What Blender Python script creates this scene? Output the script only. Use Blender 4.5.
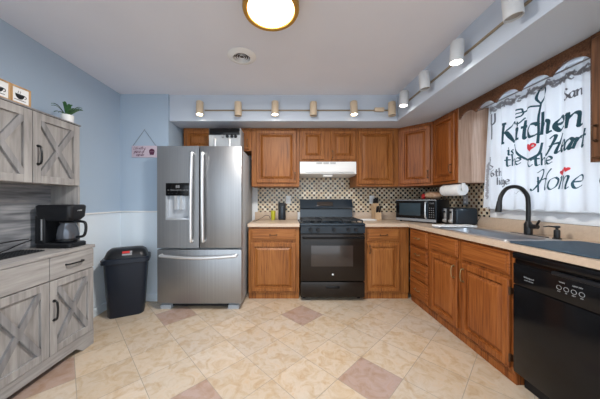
import bpy, bmesh, math, random
from mathutils import Vector, Matrix
random.seed(7)
PI = math.pi
S = bpy.context.scene
for o in list(bpy.data.objects):
    bpy.data.objects.remove(o)
COL = S.collection

# ------------------------------------------------------------------ camera, world, light, exposure
cam_d = bpy.data.cameras.new('camera'); cam = bpy.data.objects.new('camera', cam_d); COL.objects.link(cam)
cam.location = (0, 0, 1.19); cam.rotation_euler = (PI/2, 0, 0)
cam_d.sensor_width = 36; cam_d.lens = 233/600*36; cam_d.shift_x = 12/600; cam_d.shift_y = 0.5/600
cam_d.clip_start = .02
S.camera = cam
S.view_settings.view_transform = 'Standard'; S.view_settings.look = 'None'
S.view_settings.gamma = 1; S.view_settings.use_curve_mapping = False
S.view_settings.exposure = 0.85

W = bpy.data.worlds.new('world'); S.world = W; W.use_nodes = True
wn = W.node_tree.nodes; wl = W.node_tree.links
bg = wn['Background']
tc = wn.new('ShaderNodeTexCoord'); sp = wn.new('ShaderNodeSeparateXYZ'); rp = wn.new('ShaderNodeValToRGB')
wl.new(tc.outputs['Generated'], sp.inputs[0])
mr = wn.new('ShaderNodeMapRange'); mr.inputs[1].default_value = -1; mr.inputs[2].default_value = 1
wl.new(sp.outputs['Z'], mr.inputs[0]); wl.new(mr.outputs[0], rp.inputs[0])
rp.color_ramp.elements[0].position = .30; rp.color_ramp.elements[0].color = (.36, .35, .34, 1)
rp.color_ramp.elements[1].position = .62; rp.color_ramp.elements[1].color = (.76, .88, 1, 1)
wl.new(rp.outputs[0], bg.inputs[0]); bg.inputs[1].default_value = 1.75

def area(name, loc, rot, sx, sy, e, col):
    d = bpy.data.lights.new(name, 'AREA'); d.shape = 'RECTANGLE'; d.size = sx; d.size_y = sy
    d.energy = e; d.color = col
    o = bpy.data.objects.new(name, d); COL.objects.link(o); o.location = loc; o.rotation_euler = rot
    return o
# daylight outside the kitchen window, pouring in through the curtain
area('window_daylight', (2.75, 1.85, 1.75), (0, math.radians(90), 0), 1.3, 1.3, 14, (.86, .93, 1))

# ------------------------------------------------------------------ materials
def new_mat(name, col=(.5, .5, .5), rough=.5, metal=0, emit=None, es=1, coat=0, spec=.5, trans=0, alpha=1):
    m = bpy.data.materials.new(name); m.use_nodes = True
    b = m.node_tree.nodes['Principled BSDF']
    b.inputs['Base Color'].default_value = (*col, 1)
    b.inputs['Roughness'].default_value = rough; b.inputs['Metallic'].default_value = metal
    b.inputs['Specular IOR Level'].default_value = spec
    b.inputs['Coat Weight'].default_value = coat
    b.inputs['Transmission Weight'].default_value = trans
    if emit: b.inputs['Emission Color'].default_value = (*emit, 1); b.inputs['Emission Strength'].default_value = es
    return m
def nodes(m): return m.node_tree.nodes, m.node_tree.links, m.node_tree.nodes['Principled BSDF']
def ramp(n, stops):
    r = n.new('ShaderNodeValToRGB'); cr = r.color_ramp
    while len(cr.elements) < len(stops): cr.elements.new(.5)
    for e, (p, c) in zip(cr.elements, stops): e.position = p; e.color = (*c, 1)
    return r
def noisy(name, c0, c1, scale=(3, 3, 3), rough=.6, bump=0, detail=4, p0=.35, p1=.65, **k):
    m = new_mat(name, c0, rough, **k); n, l, b = nodes(m)
    t = n.new('ShaderNodeTexCoord'); mp = n.new('ShaderNodeMapping'); mp.inputs['Scale'].default_value = scale
    nz = n.new('ShaderNodeTexNoise'); nz.inputs['Scale'].default_value = 1; nz.inputs['Detail'].default_value = detail
    l.new(t.outputs['Object'], mp.inputs[0]); l.new(mp.outputs[0], nz.inputs['Vector'])
    r = ramp(n, [(p0, c0), (p1, c1)]); l.new(nz.outputs['Fac'], r.inputs[0]); l.new(r.outputs[0], b.inputs['Base Color'])
    if bump:
        bp = n.new('ShaderNodeBump'); bp.inputs['Strength'].default_value = bump; bp.inputs['Distance'].default_value = .01
        l.new(nz.outputs['Fac'], bp.inputs['Height']); l.new(bp.outputs[0], b.inputs['Normal'])
    return m
def wood(name, dark, mid, light, axis='z', rough=.45, coat=0, g=42, big=7, wv=.45):
    m = new_mat(name, mid, rough, coat=coat, spec=.35); n, l, b = nodes(m)
    t = n.new('ShaderNodeTexCoord')
    mp = n.new('ShaderNodeMapping'); mp2 = n.new('ShaderNodeMapping')
    mp.inputs['Scale'].default_value = (g, g, 1.6) if axis == 'z' else (1.6, g, g)
    mp2.inputs['Scale'].default_value = (big, big, .6) if axis == 'z' else (.6, big, big)
    a = n.new('ShaderNodeTexNoise'); a.inputs['Scale'].default_value = 2.2; a.inputs['Detail'].default_value = 5
    a.inputs['Distortion'].default_value = .3
    c = n.new('ShaderNodeTexNoise'); c.inputs['Scale'].default_value = 1.6; c.inputs['Detail'].default_value = 3; c.inputs['Distortion'].default_value = .5
    for x, y in ((mp, a), (mp2, c)):
        l.new(t.outputs['Object'], x.inputs[0]); l.new(x.outputs[0], y.inputs['Vector'])
    ma = n.new('ShaderNodeMath'); ma.operation = 'MULTIPLY_ADD'; ma.inputs[1].default_value = wv
    l.new(c.outputs['Fac'], ma.inputs[0]); l.new(a.outputs['Fac'], ma.inputs[2])
    r = ramp(n, [(.28+wv*.38, dark), (.46+wv*.5, mid), (.68+wv*.6, light)]); l.new(ma.outputs[0], r.inputs[0])
    l.new(r.outputs[0], b.inputs['Base Color'])
    bp = n.new('ShaderNodeBump'); bp.inputs['Strength'].default_value = .12; bp.inputs['Distance'].default_value = .004
    l.new(a.outputs['Fac'], bp.inputs['Height']); l.new(bp.outputs[0], b.inputs['Normal'])
    return m

M = {}
M['wall'] = noisy('blue_wall_paint', (.435, .545, .67), (.445, .555, .68), (2, 2, 2), .75)
M['wall_low'] = noisy('pale_wainscot_paint', (.76, .85, .93), (.78, .87, .95), (2, 2, 2), .6)
M['ceil'] = noisy('ceiling_paint', (.80, .815, .89), (.82, .835, .91), (3, 3, 3), .85)
M['soffit'] = noisy('soffit_paint', (.56, .63, .73), (.57, .64, .74), (2, 2, 2), .7)
M['white'] = new_mat('white_paint', (.86, .88, .90), .45)
M['gloss_white'] = new_mat('white_enamel', (.88, .89, .89), .25)
OA = ((.10, .030, .006), (.265, .090, .019), (.38, .150, .038))
OB = ((.085, .020, .005), (.255, .072, .014), (.37, .125, .030))
M['oak_v'] = wood('oak_upright_grain', *OA)
M['oak_h'] = wood('oak_level_grain', *OA, axis='x')
M['oak_v2'] = wood('oak_red_upright_grain', *OB)
M['oak_h2'] = wood('oak_red_level_grain', *OB, axis='x')
M['oak_glare'] = wood('oak_end_glare', (.27, .155, .10), (.41, .265, .19), (.50, .345, .26), rough=.3)  # slightly lighter oak; mostly window glare put into the colour
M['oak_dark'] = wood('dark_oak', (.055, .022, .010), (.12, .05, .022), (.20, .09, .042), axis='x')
M['oak_shaded_v'] = wood('shaded_oak_upright', (.055, .022, .010), (.13, .055, .024), (.22, .10, .045))  # same oak with the right-edge cabinet's shadow put into the colour
M['grey_v'] = wood('weathered_grey_upright', (.20, .19, .185), (.31, .297, .29), (.41, .396, .386), rough=.65, coat=0, g=16, big=7, wv=.5)
M['grey_h'] = wood('weathered_grey_level', (.20, .19, .185), (.31, .297, .29), (.41, .396, .386), axis='x', rough=.65, coat=0, g=16, big=7, wv=.5)
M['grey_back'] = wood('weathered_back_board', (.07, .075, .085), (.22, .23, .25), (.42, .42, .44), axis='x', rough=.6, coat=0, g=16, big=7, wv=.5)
M['grey_x'] = wood('weathered_grey_brace', (.15, .15, .155), (.225, .22, .225), (.31, .305, .31), rough=.65, coat=0, g=16, big=7, wv=.5)
M['steel'] = noisy('brushed_steel', (.335, .34, .35), (.38, .385, .395), (120, 120, .6), .42, metal=1)
M['steel_side'] = new_mat('grey_steel_side', (.40, .43, .46), .5, 0)
M['chrome'] = new_mat('polished_steel', (.85, .86, .88), .28, .8)
M['sinksteel'] = new_mat('sink_steel', (.62, .64, .67), .30, .95)
M['black'] = new_mat('black_plastic', (.012, .013, .016), .35, spec=.3)
M['black_gloss'] = new_mat('black_gloss_enamel', (.006, .006, .007), .14, spec=.28)
M['black_warm'] = new_mat('black_oven_enamel', (.016, .011, .008), .22, spec=.3)
M['black_blue'] = new_mat('black_blue_sheen', (.020, .032, .046), .22, spec=.5)
M['bin'] = new_mat('bin_plastic', (.010, .015, .026), .38, spec=.35)
M['matte_black'] = new_mat('matte_black_metal', (.009, .009, .010), .35, spec=.4)
M['iron'] = new_mat('cast_iron', (.015, .018, .022), .5)
M['brass'] = new_mat('antique_brass', (.36, .26, .13), .35, .8)
M['bronze'] = new_mat('dark_bronze', (.10, .055, .03), .4, .8)
M['gold'] = new_mat('gold_trim', (.50, .30, .07), .40, .6)
M['laminate'] = noisy('beige_laminate', (.57, .44, .33), (.61, .48, .365), (60, 60, 60), .35, detail=2)
M['beige_head'] = new_mat('beige_lamp_head', (.66, .53, .38), .45)
M['white_head'] = new_mat('white_lamp_head', (.62, .64, .66), .4)
M['rail'] = new_mat('tan_rail', (.30, .24, .16), .4)
M['hole'] = new_mat('brown_duct', (.05, .028, .02), .8)
M['glow'] = new_mat('lamp_glow', (1, .95, .85), .5, emit=(1, .93, .80), es=9)
M['bulb_off'] = new_mat('bulb_off', (.32, .30, .28), .3)
M['dome'] = new_mat('lit_glass_dome', (1, .93, .75), .4, emit=(1, .80, .50), es=4.2)
M['glass'] = new_mat('window_glass', (1, 1, 1), .02, trans=1); 
M['dark_glass'] = new_mat('dark_glass', (.045, .035, .030), .08, spec=.5)
M['mw_glass'] = new_mat('microwave_glass', (.035, .055, .07), .12, spec=.4)
M['paper'] = noisy('paper_towel', (.80, .82, .84), (.88, .89, .90), (40, 40, 40), .9)
M['mat_blue'] = noisy('blue_grey_mat', (.028, .058, .090), (.035, .068, .105), (90, 90, 90), .75)
M['teal_ink'] = new_mat('teal_ink', (.02, .085, .12), .8)
M['grey_ink'] = new_mat('grey_ink', (.16, .17, .20), .8)
M['pale_ink'] = new_mat('pale_grey_ink', (.36, .37, .41), .8)
M['red_ink'] = new_mat('red_ink', (.78, .05, .07), .8)
M['white_ink'] = new_mat('white_print', (.72, .74, .76), .5)
M['leaf'] = noisy('leaf_green', (.012, .07, .020), (.05, .17, .045), (30, 30, 30), .45)
M['pine'] = wood('light_pine', (.42, .24, .10), (.56, .34, .16), (.66, .44, .24), coat=0, rough=.5)
M['block'] = wood('knife_block_beech', (.46, .29, .16), (.58, .39, .23), (.66, .47, .30), coat=0, rough=.5)
M['pink'] = new_mat('pale_pink_board', (.62, .52, .60), .7)
M['plum'] = new_mat('plum_paint', (.10, .02, .06), .7)
M['string'] = new_mat('grey_string', (.12, .11, .12), .9)
M['yellow'] = new_mat('yellow_green_plastic', (.52, .50, .03), .4)
M['red'] = new_mat('red_plastic', (.55, .03, .03), .4)
M['bread'] = noisy('bread_crust', (.42, .20, .10), (.62, .42, .28), (25, 25, 25), .6)
M['marks'] = new_mat('grey_print', (.36, .37, .38), .5)
M['sticker'] = new_mat('sticker_grey', (.30, .31, .33), .5)
M['cav'] = new_mat('dispenser_cavity', (.50, .53, .57), .35, .4)
M['grout'] = new_mat('floor_grout', (.36, .32, .27), .85)

# coffee pot glass
M['potglass'] = new_mat('carafe_glass', (.10, .11, .13), .08, .4)

# mosaic backsplash: little dark dots between cream pieces
def mosaic():
    m = new_mat('mosaic_tile', (.7, .6, .45), .25); n, l, b = nodes(m)
    t = n.new('ShaderNodeTexCoord'); s = n.new('ShaderNodeSeparateXYZ'); l.new(t.outputs['Object'], s.inputs[0])
    def mth(op, a, b_=None, c=None):
        x = n.new('ShaderNodeMath'); x.operation = op
        for i, v in enumerate((a, b_, c)):
            if v is None: continue
            if isinstance(v, (int, float)): x.inputs[i].default_value = v
            else: l.new(v, x.inputs[i])
        return x.outputs[0]
    h = mth('ADD', s.outputs['X'], s.outputs['Y'])
    P = .068
    u = mth('DIVIDE', h, P); v = mth('DIVIDE', s.outputs['Z'], P)
    def dots(du, dv, half):
        fu = mth('ABSOLUTE', mth('SUBTRACT', mth('FRACT', mth('ADD', u, du)), .5))
        fv = mth('ABSOLUTE', mth('SUBTRACT', mth('FRACT', mth('ADD', v, dv)), .5))
        return mth('LESS_THAN', mth('MAXIMUM', fu, fv), half)
    d = mth('MAXIMUM', dots(20, 20, .195), dots(20.5, 20.5, .195))
    g = mth('MAXIMUM', dots(20, 20, .235), dots(20.5, 20.5, .235))
    wn_ = n.new('ShaderNodeTexWhiteNoise'); wn_.noise_dimensions = '2D'
    cb = n.new('ShaderNodeCombineXYZ')
    l.new(mth('FLOOR', mth('MULTIPLY', mth('ADD', u, 20.25), 2)), cb.inputs[0]); l.new(mth('FLOOR', mth('MULTIPLY', mth('ADD', v, 20.25), 2)), cb.inputs[1])
    l.new(cb.outputs[0], wn_.inputs['Vector'])
    dk = ramp(n, [(0, (.012, .010, .010)), (.55, (.03, .018, .014)), (.7, (.16, .075, .035)), (1, (.30, .19, .10))]); dk.color_ramp.interpolation = 'CONSTANT'
    lt = ramp(n, [(0, (.70, .60, .44)), (.5, (.60, .47, .30)), (1, (.80, .73, .60))])
    l.new(wn_.outputs['Value'], dk.inputs[0]); l.new(wn_.outputs['Value'], lt.inputs[0])
    mg = n.new('ShaderNodeMix'); mg.data_type = 'RGBA'; mg.inputs[7].default_value = (.50, .43, .33, 1)
    l.new(g, mg.inputs[0]); l.new(lt.outputs[0], mg.inputs[6])
    mx = n.new('ShaderNodeMix'); mx.data_type = 'RGBA'
    l.new(d, mx.inputs[0]); l.new(mg.outputs[2], mx.inputs[6]); l.new(dk.outputs[0], mx.inputs[7])
    l.new(mx.outputs[2], b.inputs['Base Color'])
    return m
M['mosaic'] = mosaic()

def floor_mat():
    m = new_mat('travertine_tile', (.6, .5, .36), .34); n, l, b = nodes(m)
    at = n.new('ShaderNodeAttribute'); at.attribute_name = 'tint'
    t = n.new('ShaderNodeTexCoord')
    nz = n.new('ShaderNodeTexNoise'); nz.inputs['Scale'].default_value = 11; nz.inputs['Detail'].default_value = 7; nz.inputs['Roughness'].default_value = .62
    nz.inputs['Distortion'].default_value = .8
    l.new(t.outputs['Object'], nz.inputs['Vector'])
    r = ramp(n, [(.30, (.80, .68, .54)), (.46, (.93, .88, .80)), (.56, (1, 1, 1)), (.70, (1.0, .90, .78))])
    l.new(nz.outputs['Fac'], r.inputs[0])
    n2 = n.new('ShaderNodeTexNoise'); n2.inputs['Scale'].default_value = 2.1; n2.inputs['Detail'].default_value = 3
    l.new(t.outputs['Object'], n2.inputs['Vector'])
    r2 = ramp(n, [(.35, (1, .93, .83)), (.6, (1, 1, 1))]); l.new(n2.outputs['Fac'], r2.inputs[0])
    a = n.new('ShaderNodeMix'); a.data_type = 'RGBA'; a.blend_type = 'MULTIPLY'; a.inputs[0].default_value = 1
    c = n.new('ShaderNodeMix'); c.data_type = 'RGBA'; c.blend_type = 'MULTIPLY'; c.inputs[0].default_value = 1
    l.new(at.outputs['Color'], a.inputs[6]); l.new(r.outputs[0], a.inputs[7])
    l.new(a.outputs[2], c.inputs[6]); l.new(r2.outputs[0], c.inputs[7]); l.new(c.outputs[2], b.inputs['Base Color'])
    return m
M['tile'] = floor_mat()

def cloth():
    m = bpy.data.materials.new('sheer_white_cloth'); m.use_nodes = True; n = m.node_tree.nodes; l = m.node_tree.links
    n.clear(); o = n.new('ShaderNodeOutputMaterial'); a = n.new('ShaderNodeBsdfDiffuse'); b = n.new('ShaderNodeBsdfTranslucent'); x = n.new('ShaderNodeMixShader')
    a.inputs[0].default_value = (.84, .86, .90, 1); b.inputs[0].default_value = (.62, .68, .76, 1); x.inputs[0].default_value = .38
    l.new(a.outputs[0], x.inputs[1]); l.new(b.outputs[0], x.inputs[2]); l.new(x.outputs[0], o.inputs[0])
    return m
M['cloth'] = cloth()

# ------------------------------------------------------------------ mesh helpers
class MB:
    def __init__(s): s.bm = bmesh.new(); s.mi = 0
    def _mark(s, faces):
        for f in faces: f.material_index = s.mi
    def box(s, x0, y0, z0, x1, y1, z1, bev=0, seg=2, mat=None):
        x0, x1 = min(x0, x1), max(x0, x1); y0, y1 = min(y0, y1), max(y0, y1); z0, z1 = min(z0, z1), max(z0, z1)
        r = bmesh.ops.create_cube(s.bm, size=1)
        vs = r['verts']
        for v in vs:
            v.co = Vector(((x0+x1)/2 + v.co.x*(x1-x0), (y0+y1)/2 + v.co.y*(y1-y0), (z0+z1)/2 + v.co.z*(z1-z0)))
            if mat is not None: v.co = mat @ v.co
        fs = list({f for v in vs for f in v.link_faces}); s._mark(fs)
        if bev:
            es = list({e for v in vs for e in v.link_edges})
            q = bmesh.ops.bevel(s.bm, geom=es, offset=bev, segments=seg, affect='EDGES', profile=.5)
            s._mark(q['faces'])
        return s
    def rings(s, rings, cap=True, closed=False):
        V = [[s.bm.verts.new(p) for p in r] for r in rings]; n = len(V[0])
        fs = []
        for a, b in zip(V, V[1:]):
            for i in range(n): fs.append(s.bm.faces.new((a[i], a[(i+1) % n], b[(i+1) % n], b[i])))
        if closed:
            a, b = V[-1], V[0]
            for i in range(n): fs.append(s.bm.faces.new((a[i], a[(i+1) % n], b[(i+1) % n], b[i])))
        elif cap:
            fs.append(s.bm.faces.new(V[0][::-1])); fs.append(s.bm.faces.new(V[-1]))
        s._mark(fs); return s
    def tube(s, pts, r, seg=10, cap=True):
        pts = [Vector(p) for p in pts]; n = len(pts)
        rr = r if isinstance(r, (list, tuple)) else [r]*n
        out = []; prev = None
        for i, p in enumerate(pts):
            t = (pts[min(i+1, n-1)] - pts[max(i-1, 0)]).normalized()
            if prev is None:
                a = Vector((0, 0, 1)) if abs(t.z) < .9 else Vector((1, 0, 0)); u = t.cross(a).normalized()
            else: u = (prev - t*prev.dot(t)).normalized()
            prev = u; v = t.cross(u)
            out.append([p + (u*math.cos(2*PI*k/seg) + v*math.sin(2*PI*k/seg))*rr[i] for k in range(seg)])
        return s.rings(out, cap)
    def cyl(s, p0, p1, r0, r1=None, seg=24):
        return s.tube([p0, p1], [r0, r0 if r1 is None else r1], seg)
    def lathe(s, prof, c=(0, 0, 0), seg=32, cap=True, M4=None):
        out = []
        for r, z in prof:
            ring = [Vector((r*math.cos(2*PI*k/seg), r*math.sin(2*PI*k/seg), z)) for k in range(seg)]
            out.append([(M4 @ p if M4 else p) + Vector(c) for p in ring])
        return s.rings(out, cap)
    def prism(s, poly, f0, f1):      # poly 2D points; f0/f1 map them to the two faces
        a = [s.bm.verts.new(f0(p)) for p in poly]; b = [s.bm.verts.new(f1(p)) for p in poly]; n = len(a)
        fs = [s.bm.faces.new(a[::-1]), s.bm.faces.new(b)]
        for i in range(n): fs.append(s.bm.faces.new((a[i], a[(i+1) % n], b[(i+1) % n], b[i])))
        s._mark(fs); return s
    def panel(s, x0, x1, z0, z1, y, th, prof):   # concentric raised panel; prof = [(inset, depth behind front)]
        loops = [(0, th)] + list(prof); out = []
        for i, d in loops:
            out.append([(x0+i, y+d, z0+i), (x1-i, y+d, z0+i), (x1-i, y+d, z1-i), (x0+i, y+d, z1-i)])
        return s.rings(out, True)
    def sphere(s, c, r, seg=16, sc=(1, 1, 1)):
        q = bmesh.ops.create_uvsphere(s.bm, u_segments=seg, v_segments=max(6, seg//2), radius=1)
        for v in q['verts']: v.co = Vector((c[0]+v.co.x*r*sc[0], c[1]+v.co.y*r*sc[1], c[2]+v.co.z*r*sc[2]))
        s._mark({f for v in q['verts'] for f in v.link_faces}); return s
    def grid(s, fn, nu, nv):
        V = [[s.bm.verts.new(fn(i/nu, j/nv)) for j in range(nv+1)] for i in range(nu+1)]
        s._mark([s.bm.faces.new((V[i][j], V[i+1][j], V[i+1][j+1], V[i][j+1])) for i in range(nu) for j in range(nv)])
        return s
    def text(s, body, size, x, y, z, depth=.001, shear=0, align='CENTER', xs=1):
        c = bpy.data.curves.new('t', 'FONT'); c.body = body; c.size = size; c.extrude = depth/2; c.shear = shear
        c.align_x = align; c.align_y = 'CENTER'; c.resolution_u = 2
        o = bpy.data.objects.new('t', c); COL.objects.link(o)
        dg = bpy.context.evaluated_depsgraph_get(); me = bpy.data.meshes.new_from_object(o.evaluated_get(dg))
        me.transform(Matrix.Translation((x, y, z)) @ Matrix.Rotation(PI/2, 4, 'X') @ Matrix.Diagonal((xs, 1, 1, 1)))
        nf = len(s.bm.faces); s.bm.from_mesh(me); s.bm.faces.ensure_lookup_table()
        s._mark(s.bm.faces[nf:]); bpy.data.objects.remove(o); bpy.data.curves.remove(c); return s
    def obj(s, name, mats, parent=None, label=None, smooth=35):
        bmesh.ops.recalc_face_normals(s.bm, faces=s.bm.faces)
        me = bpy.data.meshes.new(name); s.bm.to_mesh(me); s.bm.free()
        if not isinstance(mats, (list, tuple)): mats = [mats]
        for m in mats: me.materials.append(M[m] if isinstance(m, str) else m)
        if smooth:
            for p in me.polygons: p.use_smooth = True
            me.set_sharp_from_angle(angle=math.radians(smooth))
        o = bpy.data.objects.new(name, me); COL.objects.link(o)
        if parent: o.parent = parent
        if label: o['label'] = label
        return o

def thing(name, label, cat, loc=(0, 0, 0), rz=0, group=None):
    o = bpy.data.objects.new(name, None); o.empty_display_size = .1; COL.objects.link(o)
    o.location = loc; o.rotation_euler = (0, 0, rz); o['label'] = label; o['category'] = cat
    if group: o['group'] = group
    return o
def tag(o, label, cat, group=None):
    o['label'] = label; o['category'] = cat
    if group: o['group'] = group
    return o
def struct(o): o['kind'] = 'structure'; return o
def setloc(o, loc, rz=0): o.location = loc; o.rotation_euler = (0, 0, rz); return o
def catmull(P, k=6):
    if len(P) < 3: return [Vector(p) for p in P]
    P = [Vector(p) for p in P]; Q = [P[0]*2-P[1]] + P + [P[-1]*2-P[-2]]; out = []
    for i in range(1, len(Q)-2):
        a, b, c, d = Q[i-1:i+3]
        for j in range(k):
            t = j/k; out.append(.5*((2*b) + (c-a)*t + (2*a-5*b+4*c-d)*t*t + (3*b-a-3*c+d)*t**3))
    return out + [P[-1]]
def rot_to(p, a): return (p[0]*math.cos(a)-p[1]*math.sin(a), p[0]*math.sin(a)+p[1]*math.cos(a))

# ------------------------------------------------------------------ the room
YB, XR, XL, YW, ZC, ZS = 3.40, 2.06, -1.98, 2.75, 2.44, 2.13
YN = -1.2
# floor: diagonal square tiles, with a few mauve accent tiles
def build_floor():
    mb = MB(); bm = mb.bm
    th = math.radians(43.8); e = Vector((math.cos(th), math.sin(th), 0)); n = Vector((-math.sin(th), math.cos(th), 0))
    tu, tv, u0, v0 = .314, .302, .367, .89; g = .0018
    acc = {(1, 5), (4, 2), (3, -1), (0, 1), (-2, 4), (-3, 0), (5, 6), (-5, 3)}
    rnd = random.Random(3); cols = []
    for i in range(-16, 18):
        for j in range(-16, 18):
            c0 = e*(u0+i*tu+g) + n*(v0+j*tv+g); a = tu-2*g; b = tv-2*g
            P = [c0, c0+e*a, c0+e*a+n*b, c0+n*b]
            cx = sum(p.x for p in P)/4; cy = sum(p.y for p in P)/4
            if not (XL-.3 < cx < XR+.3 and YN-.3 < cy < YB+.3): continue
            f = bm.faces.new([bm.verts.new((p.x, p.y, 0)) for p in P]); f.material_index = 0
            if (i, j) in acc: col = (.43, .325, .29)
            else:
                k = rnd.uniform(.93, 1.05); w = rnd.uniform(-.02, .02); col = (.575*k+w*.3, .495*k, .41*k-w*.5)
            cols.append(col)
    lay = bm.loops.layers.float_color.new('tint')
    for f, c in zip(bm.faces, cols):
        for lp in f.loops: lp[lay] = (*c, 1)
    for co, no in (((XL, 0, 0), (-1, 0, 0)), ((XR, 0, 0), (1, 0, 0)), ((0, YB, 0), (0, 1, 0)), ((0, YN, 0), (0, -1, 0))):
        bmesh.ops.bisect_plane(bm, geom=bm.verts[:]+bm.edges[:]+bm.faces[:], plane_co=co, plane_no=no, clear_outer=True)
    mb.mi = 1; mb.box(XL, YN, -.06, XR, YB, -.0012)
    return struct(mb.obj('floor', ['tile', 'grout'], smooth=0))
build_floor()
struct(MB().box(XL-.1, YN, ZC, XR+.1, YB+.1, ZC+.08).obj('ceiling', 'ceil', smooth=0))
struct(MB().box(XL-.1, YN, 0, XL, YB+.1, ZC).obj('wall_left', 'wall', smooth=0))
struct(MB().box(XL, YB, 0, XR+.1, YB+.1, ZC).obj('wall_back', 'white', smooth=0))
struct(MB().box(XL, YW, 0, -1.412, YB, ZC).obj('wall_back_left', 'wall', smooth=0))
WY0, WY1, WZ0, WZ1 = 1.42, 2.28, 1.11, 2.115
w = MB().box(XR, YN, 0, XR+.1, WY0, ZC).box(XR, WY1, 0, XR+.1, YB, ZC).box(XR, WY0, 0, XR+.1, WY1, WZ0).box(XR, WY0, WZ1, XR+.1, WY1, ZC)
struct(w.obj('wall_right', 'laminate', smooth=0))
# dropped soffit running over both cabinet runs
s_ = MB().prism([(-1.411, 2.775), (1.30, 2.775), (1.30, YN), (XR, YN), (XR, YB), (-1.411, YB)],
                lambda p: (p[0], p[1], ZS), lambda p: (p[0], p[1], ZC))
struct(s_.obj('trim_1', 'soffit', smooth=0))
# pale lower walls with a thin cap, baseboards
struct(MB().box(XL, 1.96, 0, XL+.006, YW-.006, 1.045).box(XL, YW-.006, 0, -1.413, YW, 1.045).obj('trim_2', 'wall_low', smooth=0))
struct(MB().box(XL, 1.96, 1.045, XL+.016, YW, 1.062, .003).box(XL, YW-.016, 1.045, -1.413, YW, 1.062, .003).obj('trim_3', 'gloss_white'))
struct(MB().box(XL+.006, 1.96, 0, XL+.02, YW-.02, .085, .003).obj('baseboard_left', 'wall_low'))
struct(MB().box(XL+.006, YW-.02, 0, -1.413, YW-.006, .085, .003).obj('baseboard_back', 'wall_low'))
# mosaic splash areas on the back and right walls
struct(MB().box(-.44, YB-.008, 1.015, XR, YB, 1.70).obj('trim_4', 'mosaic', smooth=0))
struct(MB().box(XR-.008, 2.365, 1.015, XR, YB-.008, 1.40).obj('trim_5', 'mosaic', smooth=0))
# window
wf = MB()
for b in ((WY0-.09, WY0), (WY1, WY1+.075)): wf.box(XR-.02, b[0], WZ0-.095, XR-.001, b[1], WZ1+.012, .004)
wf.box(XR-.02, WY0, WZ1, XR-.001, WY1, WZ1+.012, .004).box(XR-.02, WY0, WZ0-.095, XR-.001, WY1, WZ0, .004)
wf.box(XR-.05, WY0-.09, WZ0-.012, XR-.02, WY1+.075, WZ0+.008, .004)
win = struct(wf.obj('window_1', 'white'))
sash = MB()
for a in ((WY0, WY0+.04), (WY1-.04, WY1), ((WY0+WY1)/2-.015, (WY0+WY1)/2+.015)): sash.box(XR+.03, a[0], WZ0, XR+.06, a[1], WZ1, .004)
for a in ((WZ0, WZ0+.04), (WZ1-.04, WZ1), (1.57, 1.60)): sash.box(XR+.03, WY0, a[0], XR+.06, WY1, a[1], .004)
sash.obj('window_sash', 'white', win)
MB().box(XR+.043, WY0+.01, WZ0+.01, XR+.047, WY1-.01, WZ1-.01).obj('window_pane', 'glass', win)

# ------------------------------------------------------------------ cabinets
DOORP = [(0, .006), (.006, 0), (.043, 0), (.046, .019), (.056, .019), (.080, .003), (.088, .001)]
DRAWP = [(0, .012), (.003, .009), (.017, .008), (.019, .001), (.025, 0)]
def pull(mb, x, y, z, L, vert=True):
    d = (0, 0, 1) if vert else (1, 0, 0); P = []
    for t in (-.5, -.5, -.36, -.15, .15, .36, .5, .5):
        P.append(t)
    off = (0, -.016, -.022, -.026, -.026, -.022, -.016, 0)
    pts = [(x+d[0]*t*L, y+o, z+d[2]*t*L) for t, o in zip(P, off)]
    mb.tube(catmull(pts, 4), .0036, 8)
    for t in (-.5, .5):
        mb.cyl((x+d[0]*t*L, y, z+d[2]*t*L), (x+d[0]*t*L, y-.004, z+d[2]*t*L), .009, seg=12)
def add_door(root, x0, x1, z0, z1, y=-.024, mat='oak_v', handle=None, hm='bronze', hinge=None, prof=DOORP, L=.085):
    d = MB().panel(x0, x1, z0, z1, y, .023, prof).obj('door', mat, root, smooth=0)
    if handle:
        h = MB(); pull(h, handle[0], y, handle[1], L); h.obj('handle', hm, d)
    if hinge is not None:
        for zz in (z0+.07, z1-.07):
            MB().box(hinge-.006, y+.002, zz-.022, hinge+.006, y+.021, zz+.022, .002).cyl((hinge, y+.002, zz-.025), (hinge, y+.002, zz+.025), .0045, seg=8).obj('hinge', 'bronze', d)
    return d
def add_drawer(root, x0, x1, z0, z1, y=-.024, mat='oak_h', hm='bronze', handle=True, nm='drawer'):
    d = MB().panel(x0, x1, z0, z1, y, .023, DRAWP).obj(nm, mat, root, smooth=0)
    if handle: h = MB(); pull(h, (x0+x1)/2, y, (z0+z1)/2, .08, False); h.obj('handle', hm, d)
    return d
def cabinet(name, label, loc, rz, w, d, z0, z1, mat, toe=False, group=None, matside=None):
    r = thing(name, label, 'cabinet', (*loc, 0), rz, group)
    zb = z0
    if toe:
        zb = .075
        MB().box(.002, .014, 0, w-.002, d, zb).obj('toe_kick', mat, r)
    MB().box(0, 0, zb, w, d, z1, .0015, 1).obj('cabinet_body', mat, r)
    if matside: MB().box(w, .004, z0, w+.003, d, z1-.002).obj('end_panel', matside, r, 'oak end panel with window glare in its colour')
    return r

# --- base cabinets, back run (front faces at Y = 2.80)
c = cabinet('base_cabinet', 'oak base cabinet between the fridge and the black stove, one drawer over one door', (-.475, 2.80), 0, .61, .59, 0, .869, 'oak_v', True, None)
add_drawer(c, .03, .57, .705, .842); add_door(c, .03, .57, .10, .678)
c = cabinet('base_cabinet', 'oak base cabinet right of the black stove, reaching the inside corner', (.911, 2.80), 0, .541, .59, 0, .869, 'oak_v', True)
add_drawer(c, .035, .424, .705, .842); add_door(c, .035, .424, .10, .678, handle=(.064, .60))
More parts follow.
